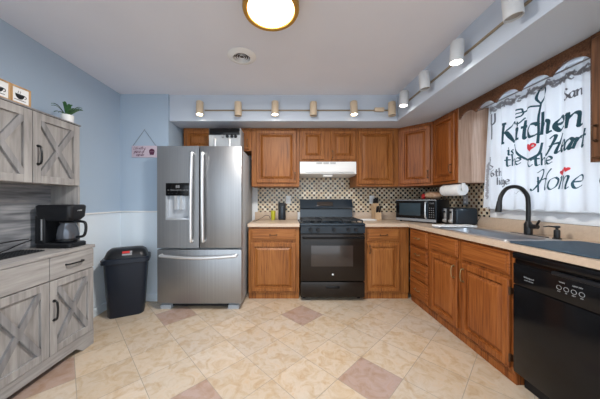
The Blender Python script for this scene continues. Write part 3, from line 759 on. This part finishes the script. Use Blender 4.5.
MB().cyl((0, -.020, .075), (0, -.070, .075), .018, .016, 16).tube([(0, -.062, .08), (-.01, -.078, .10), (-.02, -.10, .125)], [.009, .008, .007], 10).obj('lever', 'matte_black', t)
t = thing('soap_dispenser', 'small black built-in soap pump beside the faucet', 'soap dispenser', (1.93, 1.672, .9105))
MB().lathe([(.024, 0), (.024, .006), (.017, .010), (.017, .060), (.014, .066)], seg=18).obj('pump_body', 'matte_black', t)
MB().lathe([(.008, .066), (.008, .078), (.017, .080), (.017, .092), (.012, .095)], seg=16).tube([(-.010, 0, .086), (-.06, 0, .092), (-.095, 0, .088)], [.006, .005, .004], 8).obj('pump_spout', 'matte_black', t)

t = MB().rings([rr(.190, .066, .012, 0), rr(.192, .068, .014, .004), rr(.190, .066, .012, .014)]).obj('cutting_board', 'paper')
tag(setloc(t, (1.70, 2.385, .9195)), 'thin white board lying across the far end of the sink', 'cutting board')
t = MB().rings([rr(.236, .222, .03, 0), rr(.240, .226, .034, .004), rr(.236, .222, .03, .009)]).obj('drying_mat', 'mat_blue')
tag(setloc(t, (1.688, 1.318, .9108)), 'dark blue-grey drying mat on the countertop above the dishwasher', 'mat')

# ------------------------------------------------------------------ microwave, bread, toaster, paper towels
mwA = math.radians(-56.5)
t = thing('microwave', 'black and steel microwave set diagonally in the countertop corner', 'microwave', (1.452, 3.128, .9105), mwA)
mw, md, mh = .50, .335, .285
MB().box(0, .012, .014, mw, md, mh, .006).obj('casing', 'black', t)
fr = MB().box(0, -.004, .016, mw, .0115, mh-.001, .003).obj('front_frame', 'black_blue', t)
for za, zb_ in ((.016, .048), (mh-.012, mh-.002)): MB().box(.001, -.006, za, mw-.001, -.0035, zb_, .001).obj('trim_strip', 'sticker', t)
MB().box(.012, -.014, .052, .370, -.0045, mh-.016, .003).obj('door', 'black_gloss', t)
MB().box(.055, -.0165, .085, .325, -.0142, mh-.045, .002).obj('door_window', 'mw_glass', t)
MB().tube(catmull([(.388, -.005, .06), (.388, -.028, .07), (.388, -.034, .15), (.388, -.028, mh-.04), (.388, -.005, mh-.03)], 4), .008, 10).obj('handle', 'chrome', t)
MB().box(.41, -.010, .055, mw-.008, -.0045, mh-.016, .002).obj('keypad', 'black_gloss', t)
m = MB().text('12:00', .024, .452, -.0105, mh-.045, .001)
for i in range(3):
    for j in range(5): m.box(.423+i*.022, -.0112, .075+j*.026, .434+i*.022, -.0101, .081+j*.026)
m.obj('keypad_marks', 'sticker', t)
for x in (.04, mw-.04):
    for y in (.05, md-.05): MB().cyl((x, y, 0), (x, y, .015), .014, seg=10).obj('foot', 'black', t)
# loaf of bread lying on the microwave
t = thing('bread_bag', 'bagged loaf with red tie lying on top of the microwave', 'bread', (1.83, 2.93, 1.2035), math.radians(-35))
m = MB(); out = []
for i in range(15):
    u = i/14; x = -.09+.18*u; k = (math.sin(PI*min(1, max(0, u*.9+.08))))**.45
    k = max(k*(1+.04*math.sin(9*u)), .12)
    out.append([(x, .055*k*math.cos(a_), .045+.045*k*(math.sin(a_) if math.sin(a_) > 0 else math.sin(a_)*.99)) for a_ in [2*PI*q/16 for q in range(16)]])
m.rings(out); m.obj('loaf', 'bread', t)
MB().lathe([(.010, 0), (.030, .012), (.040, .035), (.020, .05)], (-.082, .0, .030), 14, M4=Matrix.Rotation(-PI/2, 4, 'Y')).obj('bag_end', 'red', t, 'red gathered end of the bag')
t = thing('toaster', 'black four-slice toaster with chrome lever panels in front of the right wall', 'toaster', (1.784, 2.485, .9105))
bw, bd, bh = .248, .225, .192
MB().box(.012, 0, .012, bw, bd, bh, .022, 4).obj('toaster_shell', 'black_blue', t)
MB().box(0, .006, .010, .0115, bd-.006, bh-.008, .003).obj('end_plate', 'black', t)
for y in (.035, .135):
    MB().box(-.008, y, .028, -.0005, y+.042, bh-.010, .003).obj('lever_panel', 'chrome', t)
    MB().box(-.036, y+.006, bh-.055, -.0085, y+.036, bh-.035, .004).obj('lever', 'black', t)
    MB().cyl((-.009, y+.021, .050), (-.026, y+.021, .050), .018, .015, 18).obj('browning_knob', 'chrome', t)
m = MB()
for y in (.045, .085, .125, .195): m.box(.04, y-.008, bh+.0005, bw-.03, y+.008, bh+.002)
m.obj('bread_slot', 'black', t)
MB().box(.03, .02, 0, bw-.02, bd-.02, .012).obj('base', 'black', t)
t = tag(MB().tube(catmull([(1.99, 2.478, .926), (2.005, 2.472, .955), (2.022, 2.46, 1.00), (2.024, 2.445, 1.03)], 5), .003, 8).obj('cord', 'black'), 'thin black cord rising beside the toaster', 'cord')

t = thing('paper_towel_holder', 'white paper towel roll on a holder under the wall cabinet by the window', 'paper towels', (1.79, 2.38, 1.298))
MB().lathe([(.020, 0), (.060, 0), (.062, .004), (.062, .27), (.020, .27)], (0, .008, 0), 36, cap=False, M4=Matrix.Rotation(-PI/2, 4, 'X')).lathe([(.0195, .27), (.0195, 0)], (0, .008, 0), 24, cap=False, M4=Matrix.Rotation(-PI/2, 4, 'X')).obj('paper_roll', 'paper', t)
MB().cyl((0, -.001, 0), (0, .285, 0), .012, seg=14).box(-.018, -.006, -.02, .018, -.001, .066, .002).box(-.018, .282, -.02, .018, .288, .066, .002).obj('bracket', 'gloss_white', t)

# ------------------------------------------------------------------ wall outlets
def outlet(loc, rz, label, plate='gloss_white'):
    t = thing('outlet', label, 'outlet', loc, rz)
    MB().box(-.036, 0, -.058, .036, .006, .058, .003).obj('cover_plate', plate, t)
    for z in (-.022, .022): MB().box(-.014, -.002, z-.014, .014, 0, z+.014, .001).obj('socket', 'white' if plate != 'steel_side' else 'black', t)
outlet((0.005, YB-.0145, 1.195), 0, 'white wall outlet left of the stove, on the mosaic')
outlet((1.22, YB-.0145, 1.195), 0, 'white wall outlet between the stove and knife block')
outlet((XR-.0145, 2.69, 1.19), R, 'grey wall outlet below the paper towels', 'cav')

# ------------------------------------------------------------------ small things on the back counters
t = thing('coffee_grinder', 'tall black rounded appliance on the counter left of the stove', 'appliance', (-.085, 3.31, .9105))
MB().rings([rr(.050, .045, .018, 0), rr(.052, .047, .020, .01), rr(.052, .047, .02, .20), rr(.054, .049, .02, .195), rr(.054, .049, .02, .232), rr(.046, .041, .02, .240)]).obj('housing', 'black', t)
MB().box(-.012, -.052, .02, .014, -.0475, .19, .002).obj('highlight_strip', 'black_blue', t, 'bluish highlight as a blue-black strip')  # bluish highlight on the housing, modelled as a coloured strip
t = thing('tumbler', 'small yellow-green tumbler beside the tall black appliance', 'cup', (-.210, 3.30, .9105))
MB().lathe([(.026, 0), (.034, .118), (.031, .118), (.024, .006), (.001, .006)], seg=24).obj('cup', 'yellow', t)
MB().lathe([(.0355, .1185), (.0355, .128), (.001, .130)], seg=24).obj('lid', 'yellow', t)
tag(MB().tube(catmull([(-.45, 3.02, .9145), (-.42, 3.10, .916), (-.36, 3.22, .945), (-.32, 3.30, .972), (-.27, 3.30, .965), (-.252, 3.34, .93), (-.16, 3.352, .914), (-.145, 3.345, .914)], 6), .0035, 8).obj('cord', 'black'), 'thin black cord curling across the counter beside the fridge', 'cord')
t = thing('knife_block', 'pale wooden knife block with black-handled knives beside the microwave', 'knife block', (1.235, 3.26, .9105), math.radians(4))
MB().prism([(-.07, 0), (.055, 0), (.075, .195), (.01, .235), (-.035, .12), (-.07, .10)], lambda p: (-.040, p[0], p[1]), lambda p: (.040, p[0], p[1])).obj('block', 'block', t)
for i, (x, y, z) in enumerate(((-.022, .052, .212), (.005, .040, .218), (.028, .060, .212), (-.018, .020, .226), (.018, .020, .226), (0, -.045, .112), (-.022, -.05, .110), (.022, -.05, .110))):
    MB().tube([(x, y, z-.004), (x, y-.018, z+.045), (x, y-.030, z+.085)], [.008, .010, .009], 10).obj('knife_handle', 'black', t)
t = MB().rings([rr(.095, .060, .012, 0), rr(.105, .070, .014, .018), rr(.101, .066, .012, .018), rr(.092, .057, .010, .005)]).obj('tray', 'gloss_white')
tag(setloc(t, (1.085, 3.16, .9108)), 'small white tray on the counter right of the stove', 'tray')

# ------------------------------------------------------------------ farmhouse hutch on the left wall
HY1 = 1.94; bay = .357; nb = 3; hw_ = bay*nb+.016
t = thing('hutch_cabinet', 'weathered grey farmhouse hutch with X-braced doors on the left wall', 'hutch', (-1.62, HY1-hw_, 0), PI/2)
# local x: along the wall toward the back, local y: into the wall
BD = .352
MB().box(.0, .012, .085, hw_, BD, .797, .002).obj('base_body', 'grey_v', t)
pl = [(0, 0), (.10, 0), (.16, .050), (hw_-.16, .050), (hw_-.10, 0), (hw_, 0), (hw_, .125), (0, .125)]
MB().prism(pl, lambda p: (p[0], -.002, p[1]), lambda p: (p[0], .0115, p[1])).box(0, .0115, 0, .018, BD, .085).box(hw_-.018, .0115, 0, hw_, BD, .085).obj('plinth', 'grey_h', t)
MB().box(-.006, -.012, .7975, hw_+.004, BD, .823, .003).obj('hutch_top', 'grey_h', t)
def xdoor(x0, x1, z0, z1, y, hx, hz, st=.052, hl=.13):
    dd = MB().box(x0+st-.004, y+.008, z0+st-.004, x1-st+.004, y+.0125, z1-st+.004)
    dd.box(x0, y-.008, z0, x0+st, y+.0125, z1, .0015, 1).box(x1-st, y-.008, z0, x1, y+.0125, z1, .0015, 1)
    dd.box(x0+st, y-.008, z0, x1-st, y+.0125, z0+st, .0015, 1).box(x0+st, y-.008, z1-st, x1-st, y+.0125, z1, .0015, 1)
    o = dd.obj('door', 'grey_v', t)
    a0, a1, b0, b1 = x0+st, x1-st, z0+st, z1-st; b = MB(); bw_ = .018
    L = math.hypot(a1-a0, b1-b0); ux, uz = (a1-a0)/L, (b1-b0)/L
    kx = bw_/uz; kz = bw_/ux
    for fl in (0, 1):
        P = [(a0, b0), (a0+kx, b0), (a1, b1-kz), (a1, b1), (a1-kx, b1), (a0, b0+kz)]
        if fl: P = [(a0+a1-p[0], p[1]) for p in P][::-1]
        e_ = .0015*fl
        b.prism(P, lambda p: (p[0], y-.008-e_, p[1]), lambda p: (p[0], y+.0085, p[1]))
    b.obj('cross_brace', 'grey_x', o, 'darker crossed boards')
    if hx is not None:
        h_ = MB(); h_.tube(catmull([(hx, y-.008, hz-hl/2), (hx, y-.030, hz-hl/2+.008), (hx, y-.036, hz), (hx, y-.030, hz+hl/2-.008), (hx, y-.008, hz+hl/2)], 4), .0065, 8)
        for q in (-1, 1): h_.cyl((hx, y-.0085, hz+q*hl/2), (hx, y-.013, hz+q*hl/2), .010, seg=10)
        h_.obj('handle', 'matte_black', o)
X0 = .008
for k in range(3):
    x0 = X0+bay*k+.002; x1 = x0+bay-.004
    xdoor(x0, x1, .128, .635, -.001, (x0+.026) if k != 1 else x0+.026, .43)
def flat_drawer(x0, x1):
    o = MB().box(x0, -.010, .642, x1, .0115, .794, .002, 1).obj('drawer', 'grey_h', t)
    xc = (x0+x1)/2; h_ = MB().tube(catmull([(xc-.065, -.010, .722), (xc-.058, -.032, .722), (xc, -.038, .722), (xc+.058, -.032, .722), (xc+.065, -.010, .722)], 4), .0065, 8); h_.obj('handle', 'matte_black', o)
flat_drawer(X0+.002, X0+2*bay-.002); flat_drawer(X0+2*bay+.002, hw_-.010)
# upper part
UY = .113
MB().box(0, UY+.013, 1.305, hw_, BD, 1.800, .002).obj('upper_body', 'grey_v', t)
MB().box(-.006, UY-.008, 1.8005, hw_+.004, BD, 1.812, .002).obj('upper_top', 'grey_x', t)
for k in range(3):
    x0 = X0+bay*k+.002; x1 = x0+bay-.004
    xdoor(x0, x1, 1.307, 1.796, UY, x0+.030, 1.50, hl=.125)
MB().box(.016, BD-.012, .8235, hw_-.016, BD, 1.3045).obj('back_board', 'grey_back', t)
MB().box(0, UY, .8235, .016, BD, 1.3045, .001).obj('side_panel', 'grey_v', t)
MB().box(hw_-.016, UY, .8235, hw_, BD, 1.3045, .001).obj('side_panel', 'grey_v', t)

# coffee maker (front faces the room, +X)
t = thing('coffee_maker', 'black drip coffee maker with glass carafe on the grey hutch', 'coffee maker', (-1.785, 1.838, .8235), PI/2)
# local x -> +Y, local y -> -X ; front is local -y
MB().rings([rr(.075, .135, .03, 0, 0, -.0), rr(.078, .140, .03, .006), rr(.078, .140, .03, .030), rr(.070, .132, .03, .038)]).obj('base', 'black', t)
MB().box(-.074, .060, .030, .074, .138, .25, .012, 3).obj('tower', 'black', t)
MB().box(-.0765, .075, .06, -.0735, .085, .22).obj('water_gauge', 'chrome', t)
MB().rings([rr(.060, .110, .03, .205), rr(.076, .134, .032, .235), rr(.080, .142, .034, .315), rr(.078, .140, .034, .322), rr(.070, .130, .03, .330)]).obj('brew_head', 'black', t)
MB().text('COFFEE', .012, .0, -.1425, .285, .001).obj('badge', 'white_ink', t)
MB().lathe([(.052, .042), (.066, .052), (.070, .10), (.062, .150), (.048, .178), (.048, .19)], (0, -.050, 0), 28).obj('carafe', 'potglass', t)
MB().lathe([(.048, .186), (.050, .190), (.050, .195), (.020, .204), (.001, .204)], (0, -.050, 0), 24).lathe([(.0695, .055), (.072, .058), (.072, .066), (.070, .068)], (0, -.050, 0), 28, cap=False).obj('carafe_lid', 'black', t)
MB().tube(catmull([(0, -.098, .195), (0, -.150, .198), (0, -.185, .185), (0, -.190, .13), (0, -.172, .085), (0, -.120, .075)], 5), .010, 10).obj('carafe_handle', 'black', t)

t = thing('mesh_tray', 'flat black mesh tray lying on the grey hutch top', 'tray', (-1.84, 1.48, .8235), PI/2)
m = MB().box(-.20, -.085, 0, .20, .085, .006, .001)
for i in range(19): m.box(-.19+i*.021-.002, -.08, .006, -.19+i*.021+.002, .08, .0085)
for j in range(8): m.box(-.19, -.075+j*.021-.002, .0085, .19, -.075+j*.021+.002, .011)
m.obj('mesh', 'iron', t)
tag(MB().tube(catmull([(-1.93, 1.30, .850), (-1.90, 1.42, .885), (-1.88, 1.52, .905), (-1.90, 1.64, .905), (-1.925, 1.73, .90)], 6), .004, 8).obj('cord', 'black'), 'upper black cord looping behind the mesh tray on the hutch', 'cord')
tag(MB().tube(catmull([(-1.86, 1.30, .845), (-1.83, 1.42, .850), (-1.84, 1.52, .862), (-1.87, 1.62, .880), (-1.915, 1.74, .892)], 6), .004, 8).obj('cord', 'black'), 'lower black cord looping over the mesh tray toward the coffee maker', 'cord')

# framed cup pictures on the hutch
def cup_frame(y0, label):
    t = thing('shadow_box_frame', label, 'picture', (-1.735, y0, 1.8125), PI/2)
    q = .112; b = .008
    MB().box(0, 0, 0, q, .045, b, .001).box(0, 0, q-b, q, .045, q, .001).box(0, 0, b, b, .045, q-b, .001).box(q-b, 0, b, q, .045, q-b, .001).obj('frame', 'pine', t)
    MB().box(b, .008, b, q-b, .028, q-b).obj('picture_card', 'white', t)
    m = MB(); P = [(.026, .064), (.080, .064), (.076, .048), (.066, .036), (.056, .032), (.046, .032), (.036, .038), (.029, .048)]
    m.prism(P, lambda p: (p[0], .0065, p[1]), lambda p: (p[0], .0085, p[1]))
    m.tube([(.080+.009*math.cos(a_), .0075, .052+.009*math.sin(a_)) for a_ in [(-100+20*i)*PI/180 for i in range(11)]], .0018, 6)
    for dx_ in (-.010, .002): m.tube(catmull([(.054+dx_, .0075, .068), (.051+dx_, .0075, .073), (.056+dx_, .0075, .078), (.053+dx_, .0075, .084)], 4), .0010, 5)
    m.box(.020, .0065, .024, .086, .0085, .027)
    m.obj('cup_print', 'black', t)
cup_frame(1.462, 'square wooden frame with black coffee cup print, nearer the plant on the hutch')
cup_frame(1.348, 'square wooden frame cut by the left picture edge, on top of the hutch')

# potted plant on the hutch
t = thing('potted_plant', 'small spiky green plant in a white pot on top of the hutch', 'plant', (-1.79, 1.890, 1.8125))
MB().lathe([(.034, 0), (.040, .004), (.042, .064), (.039, .064), (.037, .055), (.001, .055)], seg=28).obj('pot', 'gloss_white', t)
MB().lathe([(.001, .056), (.036, .056), (.035, .059), (.001, .061)], seg=20).obj('soil', 'bronze', t)
m = MB()
rn = random.Random(11)
for k in range(15):
    a_ = 2*PI*k/15*2.4; out_ = .12 if k % 3 == 0 else (.085 if k % 3 == 1 else .035); top = .035+.075*(1-out_/.16)+rn.uniform(0, .02)
    L = []; ca, sa = math.cos(a_), math.sin(a_)
    for i in range(8):
        u = i/7; r = .008+out_*u; z = .058+top*math.sin(u*PI*.62)*(1.0 if out_ < .1 else .75)
        wd = .0095*math.sin(PI*(.16+.84*u))+.0008
        c_ = Vector((r*ca, r*sa, z)); sd = Vector((-sa, ca, 0))*wd
        L.append([c_+sd, c_-Vector((0, 0, .003)), c_-sd, c_+Vector((0, 0, .001))])
    m.rings(L)
m.obj('leaves', 'leaf', t)

# ------------------------------------------------------------------ hanging sign
t = thing('hanging_sign', 'small pale pink wooden sign with a cupcake hanging on the blue wall', 'sign', (-1.69, YW-.003, 1.69))
MB().box(-.147, -.010, 0, .147, .0, .138, .002).obj('board', 'pink', t)
m = MB()
sv = surf
def surf(a, b): return 0
tmp = MB()
write(tmp, 'Life with a', 0, 0, .020, w=.0045, slant=.2); write(tmp, 'piece of', -.005, -.042, .024, w=.0065, slant=.2); write(tmp, 'cupcake', -.030, -.074, .018, w=.0055, slant=.2)
surf = sv
for v_ in tmp.bm.verts: v_.co = Vector((-v_.co.y-.125, -.0106, v_.co.z+.094))
m = tmp
m.prism([(.068, .030), (.112, .030), (.122, .066), (.060, .066)], lambda p: (p[0], -.0115, p[1]), lambda p: (p[0], -.0101, p[1]))
m.prism([(.091+.034*math.cos(k*PI/10), .068+.034*math.sin(k*PI/10)) for k in range(11)], lambda p: (p[0], -.0115, p[1]), lambda p: (p[0], -.0101, p[1]))
m.obj('sign_print', 'plum', t, smooth=0)
MB().tube([(-.135, -.004, .138), (0, -.004, .326), (.135, -.004, .138)], .0018, 6).obj('string', 'string', t)
MB().cyl((0, -.008, .328), (0, .0, .328), .004, seg=8).obj('nail', 'sticker', t)

# ------------------------------------------------------------------ trash bin
t = thing('trash_bin', 'black plastic swing-lid trash bin standing in the corner beside the fridge', 'bin', (-1.705, 2.475, 0), math.radians(27))
MB().rings([rr(.150, .105, .05, 0), rr(.158, .112, .05, .015), rr(.190, .135, .05, .545), rr(.186, .131, .05, .545), rr(.150, .105, .05, .03)], cap=True).obj('bucket', 'bin', t)
MB().rings([rr(.203, .148, .05, .547), rr(.208, .152, .05, .552), rr(.208, .152, .05, .590), rr(.198, .143, .05, .600)]).obj('lid_rim', 'bin', t)
sl = MB().rings([rr(.184, .128, .05, .6005), rr(.180, .122, .06, .630), rr(.166, .100, .06, .665), rr(.140, .065, .05, .686), rr(.10, .03, .028, .692)]).obj('swing_lid', 'black', t)
A = Matrix.Translation((0.01, -.114, .648)) @ Matrix.Rotation(-math.radians(32), 4, 'X') @ Matrix.Diagonal((.8, 1, .8, 1))
MB().box(-.050, -.003, -.002, .030, 0, .026, mat=A).obj('red_sticker', 'red', sl, 'red sticker')
MB().box(.031, -.003, -.002, .055, 0, .026, mat=A).box(-.050, -.003, -.030, .055, 0, -.008, mat=A).obj('grey_sticker', 'sticker', sl, 'grey sticker')

# repeats share a group
GROUPS = {'wall_cabinet': 'oak wall cabinets around the room', 'base_cabinet': 'oak base cabinets along the floor', 'outlet': 'wall outlets above the counters',
          'shadow_box_frame': 'framed coffee cup prints on the hutch', 'track_light': 'track lights on the soffit', 'countertop': 'beige laminate countertops', 'cord': 'black cords on the counters'}
for o in S.objects:
    base = o.name.split('.')[0]
    if o.parent is None and base in GROUPS: o['group'] = GROUPS[base]
